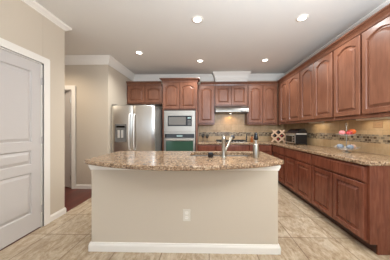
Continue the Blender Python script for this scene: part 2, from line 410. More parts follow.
# far wall
cabinet('wall_cabinet', 'narrow single door cherry wall cabinet between oven tower and range hood', 'cabinet', (-0.205, YU, UZ), 0, 0.43, YB-YU-GP, UH,
        [('d', 0.02, 0.41, D0, D1, AR)], M['cherry'], [(0.062, 0), (0.43, 0)], True, group=UG)
cabinet('wall_cabinet', 'short two door cherry wall cabinet directly above the range hood', 'cabinet', (0.23, YU, 1.835), 0, 0.83, YB-YU-GP, UZ+UH-1.835,
        [('d', 0.02, 0.41, 0.03, UZ+UH-1.835-0.045, 0.0), ('d', 0.42, 0.81, 0.03, UZ+UH-1.835-0.045, 0.0)], M['cherry'], [(0, 0), (0.83, 0)], False, group=UG)
cabinet('wall_cabinet', 'two door cherry wall cabinet right of the range hood on the far wall', 'cabinet', (1.065, YU, UZ), 0, 0.765, YB-YU-GP, UH,
        [('d', 0.02, 0.378, D0, D1, AR), ('d', 0.387, 0.735, D0, D1, AR)], M['cherry'], [(0, 0), (0.765, 0)], True, group=UG)
# above the fridge
FZ = 1.88
cabinet('wall_cabinet', 'short two door cherry cabinet above the stainless refrigerator', 'cabinet', (-2.015, 4.38, FZ), 0, 0.94, YB-4.38-GP, 2.385-FZ,
        [('d', 0.03, 0.465, 0.03, 0.46, 0.05), ('d', 0.475, 0.91, 0.03, 0.46, 0.05)], M['cherry'], [(0, 0), (0.885, 0)], False, group=UG)
# right wall (local x runs towards the camera)
XU = 1.85
dR = XR-XU-GP
cabinet('wall_cabinet', 'two door cherry wall cabinet on right wall nearest the far corner', 'cabinet', (XU, YU-0.005, UZ), -PI/2, 1.083, dR, UH,
        [('d', 0.185, 0.57, D0, D1, AR), ('d', 0.595, 1.065, D0, D1, AR)], M['cherry'], [(0.02, 0), (1.083, 0)], True, group=UG)
cabinet('wall_cabinet', 'two door cherry wall cabinet in the middle of the right wall run', 'cabinet', (XU, 3.40, UZ), -PI/2, 0.868, dR, UH,
        [('d', 0.018, 0.429, D0, D1, AR), ('d', 0.439, 0.850, D0, D1, AR)], M['cherry'], [(0, 0), (0.868, 0)], True, group=UG)
cabinet('wall_cabinet', 'two door cherry wall cabinet on right wall nearest the camera, above the fruit stand', 'cabinet', (XU, 2.53, UZ), -PI/2, 0.90, dR, UH,
        [('d', 0.02, 0.435, D0, D1, AR), ('d', 0.465, 0.88, D0, D1, AR)], M['cherry'], [(0, 0), (0.90, 0), (0.90, 0.34)], True, group=UG)
# oven tower
TX, TY, TW = -1.06, 4.20, 0.85
tower = cabinet('oven_tower_cabinet', 'tall cherry oven tower cabinet between refrigerator and narrow wall cabinet', 'cabinet', (TX, TY, 0), 0, TW, YB-TY-GP, 2.41,
        [('d', 0.025, 0.42, 1.735, 2.36, 0.055), ('d', 0.43, 0.825, 1.735, 2.36, 0.055), ('r', 0.03, 0.82, 0.13, 0.44, 0)], M['cherry'], [(0, 0.10), (0, 0), (TW, 0), (TW, 0.21)], False, True, hole=(0.47, 1.71))
# base cabinets
BZ = 0.872
BG = 'base cabinets under the granite counters'
YC, XC = 4.19, 1.60       # carcass fronts
def fr2(w, two=True, g=0.006):
    L = [('r', g, w-g, 0.70, 0.852, 0)]
    if two: m = w/2; L += [('d', g, m-0.006, 0.125, 0.687, 0), ('d', m+0.006, w-g, 0.125, 0.687, 0)]
    else: L += [('d', g, w-g, 0.125, 0.687, 0)]
    return L
cabinet('base_cabinet', 'narrow cherry base cabinet beside the oven tower', 'cabinet', (-0.205, YC, 0), 0, 0.44, YB-YC-GP, BZ, fr2(0.44, False), M['cherry_base'], None, False, True, BG)
cabinet('base_cabinet', 'wide cherry base cabinet under the gas cooktop', 'cabinet', (0.238, YC, 0), 0, 0.80, YB-YC-GP, BZ, fr2(0.80), M['cherry_base'], None, False, True, BG)
cabinet('base_cabinet', 'cherry base cabinet right of the cooktop, running into the corner', 'cabinet', (1.041, YC, 0), 0, 0.555, YB-YC-GP, BZ, fr2(0.53, False), M['cherry_base'], None, False, True, BG)
dB = XR-XC-GP
cabinet('base_cabinet', 'single door cherry base cabinet under the toaster oven by the corner', 'cabinet', (XC, YC-0.005, 0), -PI/2, 0.68, dB, BZ, [('r', 0.05, 0.66, 0.70, 0.85, 0), ('d', 0.30, 0.66, 0.125, 0.687, 0)], M['cherry_base'], None, False, True, BG)
cabinet('base_cabinet', 'two door cherry base cabinet with wide drawer, in the middle of the right run', 'cabinet', (XC, 3.502, 0), -PI/2, 0.874, dB, BZ, fr2(0.874), M['cherry_base'], None, False, True, BG)
r = cabinet('base_cabinet', 'two door cherry base cabinet with exposed end panel, nearest the camera', 'cabinet', (XC, 2.625, 0), -PI/2, 0.88, dB, BZ, fr2(0.87), M['cherry_base'], None, False, True, BG)
b = MB(); b.prism([(0.0, 0.10), (0.075, 0.10), (0.075, 0.0), (dB, 0.0), (dB, BZ), (0.0, BZ)], lambda a, z: (0.8805, a, z), (0.014, 0, 0)); b.build('end_panel', M['cherry_base'], r, world=False)

# ------------------------------------------------------------------ counters
def slab(outline, holes, z0, z1, bev=0.008):
    b = MB(); bm = b.bm
    def ring(pts, z):
        vs = [bm.verts.new((x, y, z)) for x, y in pts]
        return vs, [bm.edges.new((vs[i], vs[(i+1) % len(vs)])) for i in range(len(vs))]
    def inset(pts, d):
        n = len(pts); A = sum(pts[i][0]*pts[(i+1) % n][1]-pts[(i+1) % n][0]*pts[i][1] for i in range(n)); sg = 1 if A > 0 else -1
        out = []
        for i in range(n):
            p0, p, p1 = Vector(pts[i-1]), Vector(pts[i]), Vector(pts[(i+1) % n])
            a = (p-p0).normalized(); c = (p1-p).normalized()
            na, nc = Vector((-a.y, a.x))*sg, Vector((-c.y, c.x))*sg
            m = (na+nc)/(1+na.dot(nc)); out.append((p.x+m.x*d, p.y+m.y*d))
        return out
    levels = [(z0, bev*0.6), (z0+bev*0.6, 0), (z1-bev, 0), (z1-bev*0.3, bev*0.3), (z1, bev)]
    rings = []; eds_top = []; eds_bot = []
    for z, d in levels:
        vs, es = ring(inset(outline, d), z); rings.append(vs)
        if z == z0: eds_bot += es
        if z == z1: eds_top += es
    for a, c in zip(rings, rings[1:]):
        for i in range(len(a)):
            j = (i+1) % len(a); bm.faces.new((a[i], a[j], c[j], c[i]))
    for h in holes:
        va, ea = ring(h, z0); vb, eb = ring(h, z1); eds_bot += ea; eds_top += eb
        for i in range(len(va)):
            j = (i+1) % len(va); bm.faces.new((va[i], va[j], vb[j], vb[i]))
    bmesh.ops.triangle_fill(bm, edges=eds_top, use_beauty=True, use_dissolve=False)
    bmesh.ops.triangle_fill(bm, edges=eds_bot, use_beauty=True, use_dissolve=False)
    return b
CT0, CT1 = 0.874, 0.914
cf, cx = YC-0.045, XC-0.045
ct = thing('countertop', 'L shaped brown granite countertop along the far and right walls', 'countertop', (1.9, 4.4, CT0))
slab([(-0.203, YB-0.002), (-0.203, cf), (cx, cf), (cx, 1.735), (cx+0.02, 1.71), (XR-0.002, 1.71), (XR-0.002, YB-0.002)], [], CT0, CT1).build('worktop', M['granite'], ct)

# ------------------------------------------------------------------ island
IX0, IX1, IY0, IY1 = -1.165, 0.716, 1.73, 2.44
isl = thing('kitchen_island', 'kitchen island with beige painted front standing on the tile floor', 'kitchen island', (-0.2, 2.0, 0))
b = MB(); b.box(IX0, IX1, IY0, IY0+0.12, 0, CT0-0.002, 0.012, 3); b.box(IX0, IX0+0.1, IY0+0.1, IY1, 0, CT0-0.002); b.box(IX1-0.1, IX1, IY0+0.1, IY1, 0, CT0-0.002)
b.build('painted_wall', M['paint'], isl)
MB().box(IX0+0.1, IX1-0.1, IY1-0.03, IY1, 0.1, CT0-0.002).build('wood_back', M['cherry_base'], isl)
ring = [(IX0, IY1), (IX0, IY0), (IX1, IY0), (IX1, IY1)]
ring_r = ring[::1]
IB = [(0, 0), (0.016, 0), (0.016, 0.058), (0.013, 0.07), (0.010, 0.075), (0.008, 0.086), (0, 0.088)]
MB().sweep(IB, ring).build('baseboard', M['trim'], isl)
CV = [(0, CT0-0.003), (0.016, CT0-0.003), (0.016, CT0-0.014), (0.013, CT0-0.026), (0.009, CT0-0.036), (0.006, CT0-0.044), (0.005, CT0-0.054), (0, CT0-0.056)]
MB().sweep(CV, ring).build('cove_moulding', M['trim'], isl)
# bowed granite top with the sink opening
TXL, TXR, TYF, TYA, TYB = -1.268, 0.795, 1.755, 1.455, 2.52
c = TXR-TXL; s = TYF-TYA; R = (c*c/4+s*s)/(2*s); xm = (TXL+TXR)/2; yc = TYA+R
out = []
a0 = math.asin((c/2)/R)
for k in range(33):
    a = -a0 + 2*a0*k/32
    out.append((xm + R*math.sin(a), yc - R*math.cos(a)))
out = [(TXL, TYF+0.03)] + [(TXL+0.012, TYF+0.005)] + out[1:-1] + [(TXR-0.012, TYF+0.005), (TXR, TYF+0.03)] + [(TXR, TYB), (TXL, TYB)]
def rrect(x0, x1, y0, y1, r, n=5):
    P = []
    for (cx_, cy_, a) in ((x1-r, y1-r, 0), (x0+r, y1-r, 90), (x0+r, y0+r, 180), (x1-r, y0+r, 270)):
        for k in range(n+1):
            t = math.radians(a+90*k/n); P.append((cx_+r*math.cos(t), cy_+r*math.sin(t)))
    return P
SX0, SX1, SY0, SY1 = -0.20, 0.60, 2.03, 2.39
SINKC = [rrect(SX0, SX1, SY0, SY1, 0.05)]
tag(slab(out, SINKC, CT0, CT1, 0.012).build('island_countertop', M['granite']), 'bowed brown granite slab on top of the beige island', 'countertop')
sk = thing('kitchen_sink', 'stainless undermount sink set into the island countertop', 'sink', ((SX0+SX1)/2, (SY0+SY1)/2, 0.68))
def basin(x0, x1):
    L = []
    for z, d in ((CT0-0.001, 0.0), (0.72, 0.006), (0.70, 0.02), (0.69, 0.05)): L.append([(x, y, z) for x, y in rrect(x0+d, x1-d, SY0+0.003+d, SY1-0.003-d, 0.045)])
    Lo = [[(x, y, z) for x, y in rrect(x0-0.002, x1+0.002, SY0+0.001, SY1-0.001, 0.047)] for z in (0.686, CT0-0.001)]
    b = MB(); b.loops(Lo + L, True, True); return b
mx = 0.24
basin(SX0+0.004, mx-0.006).build('basin', M['sinksteel'], sk, smooth=True); basin(mx+0.006, SX1-0.004).build('basin', M['sinksteel'], sk, smooth=True)
for xx in ((SX0+mx)/2, (SX1+mx)/2): MB().lathe([(0.04, 0), (0.04, 0.003), (0.03, 0.004), (0.02, 0.002)], (xx, (SY0+SY1)/2, 0.6905), 16).build('drain', M['chrome'], sk)
# faucet
fx, fy = 0.197, 1.935
fc = thing('faucet', 'brushed nickel pull out faucet standing in front of the island sink', 'faucet', (fx, fy, CT1))
MB().lathe([(0.03, 0.0005), (0.03, 0.008), (0.024, 0.012), (0.022, 0.02), (0.022, 0.19), (0.024, 0.195), (0.024, 0.225), (0.02, 0.235), (0.006, 0.238)], (fx, fy, CT1), 20).build('body', M['chrome'], fc, smooth=True)
MB().tube([(fx+0.012, fy+0.018, CT1+0.06), (fx+0.055, fy+0.075, CT1+0.12), (fx+0.095, fy+0.135, CT1+0.19), (fx+0.108, fy+0.155, CT1+0.213)], [0.014, 0.014, 0.016, 0.018], 12).build('spout', M['chrome'], fc, smooth=True)
MB().tube([(fx+0.108, fy+0.155, CT1+0.2135), (fx+0.119, fy+0.172, CT1+0.226), (fx+0.135, fy+0.196, CT1+0.222), (fx+0.143, fy+0.208, CT1+0.208)], [0.0185, 0.021, 0.02, 0.017], 12).build('spray_head', M['darkgrey'], fc, smooth=True)
MB().tube([(fx, fy, CT1+0.238), (fx-0.004, fy-0.01, CT1+0.248)], 0.006, 8).build('lever', M['chrome'], fc, smooth=True)
# black scrubber box and pepper mill
sp = thing('scrubber_caddy', 'small black scrubber caddy left of the faucet on the island', 'caddy', (0.052, 1.95, CT1))
b = MB(); b.loops([[(x, y, z) for x, y in rrect(0.022+d, 0.082-d, 1.925+d, 1.975-d, 0.012)] for z, d in ((CT1+0.0008, 0.003), (CT1+0.006, 0), (CT1+0.044, 0), (CT1+0.047, 0.003), (CT1+0.047, 0.006), (CT1+0.036, 0.006))]); b.build('holder', M['black'], sp, smooth=True)
MB().box(0.032, 0.072, 1.938, 1.962, CT1+0.0365, CT1+0.056, 0.004, 2).build('sponge', M['darkgrey'], sp)
pm = thing('pepper_mill', 'tall stainless pepper mill with black top on the island right of the faucet', 'pepper mill', (0.545, 1.905, CT1))
px_, py_ = 0.545, 1.905
MB().lathe([(0.034, 0.0006), (0.035, 0.005), (0.034, 0.06), (0.031, 0.11), (0.027, 0.145), (0.019, 0.152)], (px_, py_, CT1), 20).build('body', M['chrome'], pm, smooth=True)
MB().lathe([(0.012, 0.1522), (0.011, 0.165), (0.011, 0.195)], (px_, py_, CT1), 16).build('neck', M['appliance'], pm, smooth=True)
MB().lathe([(0.012, 0.1952), (0.021, 0.2), (0.024, 0.215), (0.022, 0.235), (0.017, 0.247), (0.019, 0.255), (0.016, 0.27), (0.006, 0.276)], (px_, py_, CT1), 16).build('black_top', M['black'], pm, smooth=True)

# ------------------------------------------------------------------ outlets
def outlet(label, fn, mplate, w, h, rz, loc, msock, grp):
    o = thing('power_outlet', label, 'outlet', loc, rz, grp)
    b = MB(); b.box(-w/2, w/2, -0.006, -0.0005, -h/2, h/2, 0.002); b.build('cover_plate', mplate, o, world=False)
    for s in (-1, 1):
        cx_, cz_ = (0, s*h*0.2) if h > w else (s*w*0.2, 0)
        b = MB(); P = rrect(cx_-0.016, cx_+0.016, cz_-0.014, cz_+0.014, 0.008, 4)
        b.loops([[(x, -0.0062, z) for x, z in P], [(x, -0.008, z) for x, z in P]])
        k = b.build('socket', msock, o, world=False)
        b = MB()
        for q in (-0.006, 0.006): b.box(cx_+q-0.001, cx_+q+0.001, -0.0086, -0.0081, cz_-0.004, cz_+0.005)
        b.build('slot', M['darkgrey'], k, world=False)
    return o
outlet('white power outlet low on the beige island front', None, M['socket'], 0.075, 0.118, 0, (-0.193, IY0, 0.37), M['trim'], 'power outlets')
outlet('tan horizontal power outlet on the right backsplash past the fruit stand', None, M['brownplate'], 0.125, 0.078, -PI/2, (XR-0.008, 2.26, 1.285), M['brownplate'], 'power outlets')

# ------------------------------------------------------------------ refrigerator
FX0, FX1, FY, FYB, FH = -2.012, -1.085, 3.61, 4.52, 1.74
fg = thing('refrigerator', 'stainless french door refrigerator with water dispenser in the left alcove', 'refrigerator', (-1.53, 4.1, 0))
MB().box(FX0+0.01, FX1-0.01, FY+0.07, FYB, 0.02, FH-0.02, 0.006).build('body', M['grey_side'], fg)
def fdoor(x0, x1, z0, z1, bow=0.016):
    P = [(x0, FY+0.065), (x0, FY+0.03)]; n = 12
    for k in range(n+1):
        u = k/n; x = x0+(x1-x0)*u
        e = min(u, 1-u)*(x1-x0); rnd = 0.018*(1-min(1, e/0.03))**2
        P.append((x, FY + bow*(2*u-1)**2*0.6 + rnd))
    P += [(x1, FY+0.03), (x1, FY+0.065)]
    b = MB()
    L = []
    for z, i in ((z0, 0.006), (z0+0.008, 0), (z1-0.012, 0), (z1-0.003, 0.004), (z1, 0.012)):
        L.append([(x, y+i*(1 if y < FY+0.06 else 0), z) for x, y in P])
    b.loops(L); return b
xm_ = (FX0+FX1)/2
fl = fdoor(FX0, xm_-0.003, 0.70, FH).build('left_door', M['steel'], fg, smooth=True, angle=50)
frd = fdoor(xm_+0.003, FX1, 0.70, FH).build('right_door', M['steel'], fg, smooth=True, angle=50)
fz = fdoor(FX0, FX1, 0.06, 0.69).build('freezer_drawer', M['steel'], fg, smooth=True, angle=50)
for (d_, x) in ((fl, xm_-0.05), (frd, xm_+0.05)):
    MB().tube([(x, FY+0.006, 0.80), (x, FY-0.045, 0.82), (x, FY-0.055, 0.90), (x, FY-0.058, 1.18), (x, FY-0.055, 1.45), (x, FY-0.045, 1.54), (x, FY+0.006, 1.56)], 0.016, 12).build('handle', M['handle'], d_, smooth=True)
MB().tube([(FX0+0.1, FY+0.003, 0.62), (FX0+0.12, FY-0.045, 0.62), (FX1-0.12, FY-0.045, 0.62), (FX1-0.1, FY+0.003, 0.62)], 0.014, 10).build('handle', M['chrome'], fz, smooth=True)
# dispenser
x0, x1, z0, z1 = FX0+0.095, FX0+0.335, 0.965, 1.345
b = MB(); yF = FY-0.006
for bx in ((x0, x1, z1-0.11, z1), (x0, x1, z0, z0+0.03), (x0, x0+0.012, z0, z1), (x1-0.012, x1, z0, z1)): b.box(bx[0], bx[1], yF, FY+0.02, bx[2], bx[3], 0.002)
dp = b.build('dispenser_frame', M['midgrey'], fl)
MB().box(x0+0.012, x1-0.012, FY-0.001, FY+0.02, z0+0.03, z1-0.11).build('recess', M['grey_side'], dp)
MB().box(x0+0.03, x1-0.03, yF-0.002, yF-0.0002, z1-0.075, z1-0.035).build('display', M['blackglass'], dp)
for k in (0.35, 0.65):
    xx = x0+(x1-x0)*k; MB().box(xx-0.022, xx+0.022, FY-0.02, FY-0.0015, z0+0.09, z1-0.125, 0.004).build('paddle', M['handle'], dp)
for xx in (FX0+0.06, FX1-0.06): MB().box(xx-0.05, xx+0.05, FY+0.02, FY+0.13, FH+0.001, FH+0.02, 0.004).build('hinge_cover', M['darkgrey'], fg)

# ------------------------------------------------------------------ built-in microwave and oven
AX0, AX1 = TX+0.042, TX+TW-0.05
mw = thing('microwave', 'built in stainless microwave in the oven tower above the wall oven', 'microwave', ((AX0+AX1)/2, TY, 1.19))
b = MB()
z0, z1 = 1.175, 1.69; wx0, wx1, wz0, wz1 = AX0+0.092, AX1-0.085, 1.315, 1.565
for q in ((AX0, AX1, wz1, z1), (AX0, AX1, z0, wz0), (AX0, wx0, wz0, wz1), (wx1, AX1, wz0, wz1)): b.box(q[0], q[1], TY-0.022, TY-0.001, q[2], q[3], 0.002)
b.build('trim_frame', M['appliance'], mw)
MB().box(wx0+0.002, wx1-0.002, TY-0.012, TY+0.38, wz0+0.002, wz1-0.002).build('body', M['darkgrey'], mw)
cpx = wx1-0.12
b = MB(); gx0, gx1, gz0, gz1 = wx0+0.022, cpx-0.02, wz0+0.03, wz1-0.03
for q in ((wx0+0.004, cpx, gz1, wz1-0.004), (wx0+0.004, cpx, wz0+0.004, gz0), (wx0+0.004, gx0, gz0, gz1), (gx1, cpx, gz0, gz1)): b.box(q[0], q[1], TY-0.03, TY-0.0125, q[2], q[3], 0.002)
md = b.build('door', M['blackglass'], mw)
MB().box(gx0, gx1, TY-0.026, TY-0.0125, gz0, gz1).build('window', M['mwwindow'], md)
cp = MB().box(cpx+0.003, wx1-0.004, TY-0.03, TY-0.0125, wz0+0.004, wz1-0.004, 0.002).build('control_panel', M['blackglass'], mw)
MB().box(cpx+0.02, wx1-0.02, TY-0.0315, TY-0.0302, wz1-0.07, wz1-0.035).build('display', M['display'], cp)
b = MB()
for i in range(4):
    for j in range(3): b.box(cpx+0.022+j*0.027, cpx+0.042+j*0.027, TY-0.0315, TY-0.0302, wz0+0.02+i*0.034, wz0+0.044+i*0.034)
b.build('keypad', M['grey_side'], cp)
ov = thing('wall_oven', 'stainless wall oven with green tinted window below the microwave', 'oven', ((AX0+AX1)/2, TY, 0.49))
MB().box(AX0+0.01, AX1-0.01, TY-0.001+0.001, TY+0.5, 0.49, 1.16).build('body', M['darkgrey'], ov)
b = MB()
for q in ((AX0, AX1, 1.125, 1.17), (AX0, AX1, 1.012, 1.028), (AX0, AX0+0.025, 1.028, 1.125), (AX1-0.025, AX1, 1.028, 1.125)): b.box(q[0], q[1], TY-0.03, TY-0.001, q[2], q[3], 0.002)
b.build('control_frame', M['appliance'], ov)
cp = MB().box(AX0+0.025, AX1-0.025, TY-0.027, TY-0.001, 1.029, 1.124).build('control_panel', M['blackglass'], ov)
MB().box((AX0+AX1)/2-0.07, (AX0+AX1)/2+0.07, TY-0.0285, TY-0.0272, 1.06, 1.095).build('display', M['display'], cp)
b = MB(); gx0, gx1, gz0, gz1 = AX0+0.05, AX1-0.05, 0.62, 0.955
for q in ((AX0, AX1, gz1, 1.008), (AX0, AX1, 0.50, gz0), (AX0, gx0, gz0, gz1), (gx1, AX1, gz0, gz1)): b.box(q[0], q[1], TY-0.035, TY-0.001, q[2], q[3], 0.003)
od = b.build('door', M['appliance'], ov)
MB().box(gx0, gx1, TY-0.032, TY-0.001, gz0, gz1).build('window', M['ovenglass'], od)
b = MB(); b.tube([(AX0+0.04, TY-0.075, 0.985), (AX1-0.04, TY-0.075, 0.985)], 0.013, 12)
for xx in (AX0+0.07, AX1-0.07): b.tube([(xx, TY-0.0355, 0.985), (xx, TY-0.07, 0.985)], 0.009, 8)
b.build('handle', M['appliance'], od, smooth=True)

# ------------------------------------------------------------------ range hood and cooktop
hd = thing('range_hood', 'stainless range hood under the short cabinet over the cooktop', 'range hood', (0.645, 4.5, 1.64))
HX0, HX1 = 0.237, 1.053
b = MB(); b.prism([(4.315, 1.66), (4.30, 1.672), (4.30, 1.70), (4.312, 1.74), (4.345, 1.78), (4.39, 1.81), (4.455, 1.832), (YB-0.01, 1.832), (YB-0.01, 1.66)], lambda y, z: (HX0, y, z), (HX1-HX0, 0, 0)); b.build('canopy', M['hoodsteel'], hd, smooth=True, angle=35)
b = MB()
for xx in (0.34, 0.645, 0.95): b.box(xx-0.12, xx+0.12, 4.42, 4.70, 1.652, 1.6595, 0.002)
b.build('filter', M['grey_side'], hd)
b = MB()
for k in range(4): b.box(0.86+k*0.035, 0.882+k*0.035, 4.296, 4.2995, 1.672, 1.688)
b.build('button', M['black'], hd)
for xx in (0.645,):
    MB().lathe([(0.02, 0), (0.02, -0.002), (0.015, -0.003)], (xx, 4.60, 1.6515), 16).build('lamp_lens', M['lamp'], hd)
    l = bpy.data.lights.new('hood_lamp', 'SPOT'); l.energy = 3.6; l.color = (1.0, 0.62, 0.2); l.spot_size = math.radians(150); l.spot_blend = 0.6; l.shadow_soft_size = 0.025
    lo = bpy.data.objects.new('hood_lamp', l); COL.objects.link(lo); lo.location = (xx, 4.60, 1.636); lo.rotation_euler = (math.radians(15), 0, 0)
kt = thing('gas_cooktop', 'stainless gas cooktop with black grates set on the far counter', 'cooktop', (0.64, 4.47, CT1))
MB().box(0.27, 1.01, 4.22, 4.72, CT1+0.0008, CT1+0.012, 0.004).build('top_plate', M['appliance'], kt)
for (gx, gy) in ((0.39, 4.36), (0.39, 4.60), (0.64, 4.48), (0.89, 4.36), (0.89, 4.60)):
    MB().lathe([(0.05, 0.0125), (0.05, 0.02), (0.035, 0.022), (0.033, 0.03), (0.01, 0.031)], (gx, gy, CT1), 16).build('burner', M['iron'], kt)
for gx in (0.39, 0.64, 0.89):
    b = MB(); e0, e1 = gx-0.112, gx+0.112
    for (p, q) in (((e0, 4.26), (e1, 4.26)), ((e0, 4.70), (e1, 4.70)), ((e0, 4.26), (e0, 4.70)), ((e1, 4.26), (e1, 4.70)), ((e0, 4.36), (e1, 4.36)), ((e0, 4.60), (e1, 4.60)), ((gx, 4.26), (gx, 4.70)), ((e0, 4.48), (e1, 4.48))):
        b.box(min(p[0], q[0])-0.005, max(p[0], q[0])+0.005, min(p[1], q[1])-0.005, max(p[1], q[1])+0.005, CT1+0.035, CT1+0.047)
    for xx in (e0, e1):
        for yy in (4.26, 4.70): b.box(xx-0.006, xx+0.006, yy-0.006, yy+0.006, CT1+0.0125, CT1+0.036)
    b.build('grate', M['iron'], kt)
for k in range(5): MB().lathe([(0.017, 0.0125), (0.016, 0.03), (0.013, 0.033)], (0.50+k*0.07, 4.237, CT1), 12).build('knob', M['black'], kt)

# ------------------------------------------------------------------ small things on the counters
def bottle(prof, label, mm, loc, name='bottle', cat='bottle', cap=None, grp=None):
    o = thing(name, label, cat, loc, 0, grp)
    MB().lathe(prof, (0, 0, 0.0006), 16).build('glass', mm, o, smooth=True, world=False)
    if cap:
        r_, z_, h_ = cap; MB().lathe([(r_, z_), (r_, z_+h_), (r_*0.6, z_+h_+0.003)], (0, 0, 0.0008), 12).build('cap', M['black'], o, smooth=True, world=False)
    return o
bottle([(0.018, 0), (0.019, 0.01), (0.018, 0.12), (0.009, 0.15), (0.008, 0.185)], 'slim black bottle on the far counter right of the cooktop', M['black'], (1.045, 4.50, CT1), cap=(0.010, 0.1855, 0.03))
bottle([(0.034, 0), (0.036, 0.01), (0.036, 0.095), (0.03, 0.115), (0.014, 0.13), (0.013, 0.145)], 'amber bottle on the far counter behind the pepper mill', M['amber'], (1.19, 4.52, CT1), cap=(0.016, 0.1455, 0.02))
# two stemmed glasses by the oven tower
for (x, y, lab, hgt) in ((-0.08, 4.55, 'smoky stemmed glass on the far counter, the one nearest the oven tower', 0.21), (0.03, 4.60, 'smoky stemmed glass on the far counter, the one nearer the cooktop', 0.19)):
    o = thing('stemmed_glass', lab, 'glass', (x, y, CT1), 0, 'stemmed glasses by the oven tower')
    k = hgt/0.21
    MB().lathe([(0.034, 0.0006), (0.034, 0.003), (0.006, 0.008), (0.004, 0.02), (0.004, 0.09*k), (0.014, 0.1*k)], n=16).build('stem', M['smoke'], o, smooth=True, world=False)
    MB().lathe([(0.0145, 0.1005*k), (0.032, 0.12*k), (0.042, 0.15*k), (0.042, 0.17*k), (0.036, 0.21*k), (0.034, 0.21*k), (0.04, 0.17*k), (0.039, 0.15*k), (0.03, 0.123*k), (0.01, 0.106*k)], n=16).build('bowl', M['smoke'], o, smooth=True, world=False)

# wine rack: crossing pale slats, standing in the corner, with bottles lying in it
WRX, WRY, WRA = 1.765, 4.27, math.radians(-28)
wr = thing('wine_rack', 'pale wooden lattice wine rack in the counter corner left of the toaster oven', 'wine rack', (WRX, WRY, CT1), WRA)
cell = 0.115; hw_ = 0.155
zc0 = 0.170
def slat(b, y, sgn, off):
    # diagonal slat clipped to the square -hw..hw, z0..z1
    pts = []
    c = off
    lo, hi = -hw_, hw_
    # z - zc0 = sgn*x + c
    t0, t1 = lo, hi
    zlo, zhi = -0.165, 0.135
    if sgn > 0: t0 = max(t0, zlo-c); t1 = min(t1, zhi-c)
    else: t0 = max(t0, c-zhi); t1 = min(t1, c-zlo)
    if t1-t0 < 0.03: return
    d = Vector((1, 0, sgn)).normalized(); nrm = Vector((-sgn, 0, 1)).normalized()
    p0 = Vector((t0, 0, zc0+sgn*t0+c)); p1 = Vector((t1, 0, zc0+sgn*t1+c)); q = nrm*0.012
    A = [p0+q, p1+q, p1-q, p0-q]
    # keep the ends above the counter
    A = [Vector((v.x, y, max(v.z, 0.001))) for v in A]
    b.loops([A, [v + Vector((0, 0.008, 0)) for v in A]])
for (y0, sg) in ((-0.075, 1), (-0.066, -1), (0.06, 1), (0.069, -1)):
    for off in (-0.163, 0.0, 0.163):
        b = MB(); slat(b, y0, sg, off)
        if len(b.bm.verts): b.build('slat', M['lightwood'], wr, world=False)
b = MB()
b = MB()
for x in (-0.12, 0.12): MB().box(x-0.008, x+0.008, -0.057, 0.0595, 0.004, 0.020).build('foot_rail', M['lightwood'], wr, world=False)
wb = []
RM = Matrix.Translation((WRX, WRY, CT1)) @ Matrix.Rotation(WRA, 4, 'Z')
for i, (lx, lz, lab) in enumerate(((-0.0815, 0.170, 'dark wine bottle lying in the left cell of the wine rack'), (0.0815, 0.170, 'dark wine bottle lying in the right cell of the wine rack'), (0.0, 0.252, 'dark wine bottle lying in the top cell of the wine rack'), (0.0, 0.088, 'dark wine bottle lying in the bottom cell of the wine rack'))):
    p = RM @ Vector((lx, 0, lz))
    o = thing('wine_bottle', lab, 'bottle', p, WRA, 'bottles in the wine rack')
    b = MB(); b.tube([(0, 0.17, 0), (0, 0.168, 0), (0, 0.0, 0), (0, -0.03, 0), (0, -0.055, 0), (0, -0.12, 0)], [0.03, 0.038, 0.038, 0.034, 0.015, 0.0135], 16); b.build('glass', M['bottle'], o, smooth=True, world=False)
    b = MB(); b.tube([(0, -0.09, 0), (0, -0.122, 0), (0, -0.1225, 0)], [0.0145, 0.0145, 0.011], 12); b.build('foil', M['red'] if i % 2 else M['darkgrey'], o, smooth=True, world=False)

# toaster oven with rounded top, turned towards the room
TOX, TOY, TOA = 1.945, 3.80, math.radians(-87)
to = thing('toaster_oven', 'black and stainless toaster oven with curved top on the right counter corner', 'toaster oven', (TOX, TOY, CT1), TOA)
TW_, TD_ = 0.40, 0.235
prof = [(-TD_/2, 0.02), (-TD_/2, 0.222), (-TD_/2+0.02, 0.246), (-TD_/2+0.055, 0.288), (-TD_/2+0.09, 0.318), (-TD_/2+0.125, 0.332), (TD_/2-0.05, 0.335), (TD_/2-0.018, 0.312), (TD_/2, 0.262), (TD_/2, 0.02)]
MB().prism(prof, lambda y, z: (-TW_/2, y, z), (TW_, 0, 0)).build('housing', M['black'], to, world=False)
fy_ = -TD_/2
b = MB()
for q in ((-0.19, 0.10, 0.185, 0.205), (-0.19, 0.10, 0.03, 0.05), (-0.19, -0.172, 0.05, 0.185), (0.082, 0.10, 0.05, 0.185)): b.box(q[0], q[1], fy_-0.014, fy_-0.001, q[2], q[3], 0.002)
td = b.build('door', M['steel'], to, world=False)
MB().box(-0.172, 0.082, fy_-0.010, fy_-0.001, 0.05, 0.185).build('window', M['blackglass'], td, world=False)
b = MB(); b.tube([(-0.16, fy_-0.04, 0.195), (0.07, fy_-0.04, 0.195)], 0.008, 10)
for x in (-0.15, 0.06): b.tube([(x, fy_-0.0145, 0.195), (x, fy_-0.037, 0.195)], 0.005, 8)
b.build('handle', M['steel'], td, smooth=True, world=False)
cp = MB().box(0.105, 0.195, fy_-0.012, fy_-0.001, 0.03, 0.205, 0.003).build('control_panel', M['steel'], to, world=False)
for z in (0.07, 0.12, 0.17):
    MB().tube([(0.15, fy_-0.0125, z), (0.15, fy_-0.03, z)], 0.016, 12).build('knob', M['black'], cp, world=False)
b = MB(); b.prism([(fy_-0.004, 0.207), (fy_-0.004, 0.232), (fy_-0.0005, 0.232), (fy_-0.0005, 0.207)], lambda y, z: (-TW_/2+0.005, y, z), (TW_-0.01, 0, 0)); b.build('chrome_band', M['steel'], to, world=False)
b = MB()
b.box(TW_/2+0.0005, TW_/2+0.004, -TD_/2+0.01, TD_/2-0.01, 0.212, 0.236)
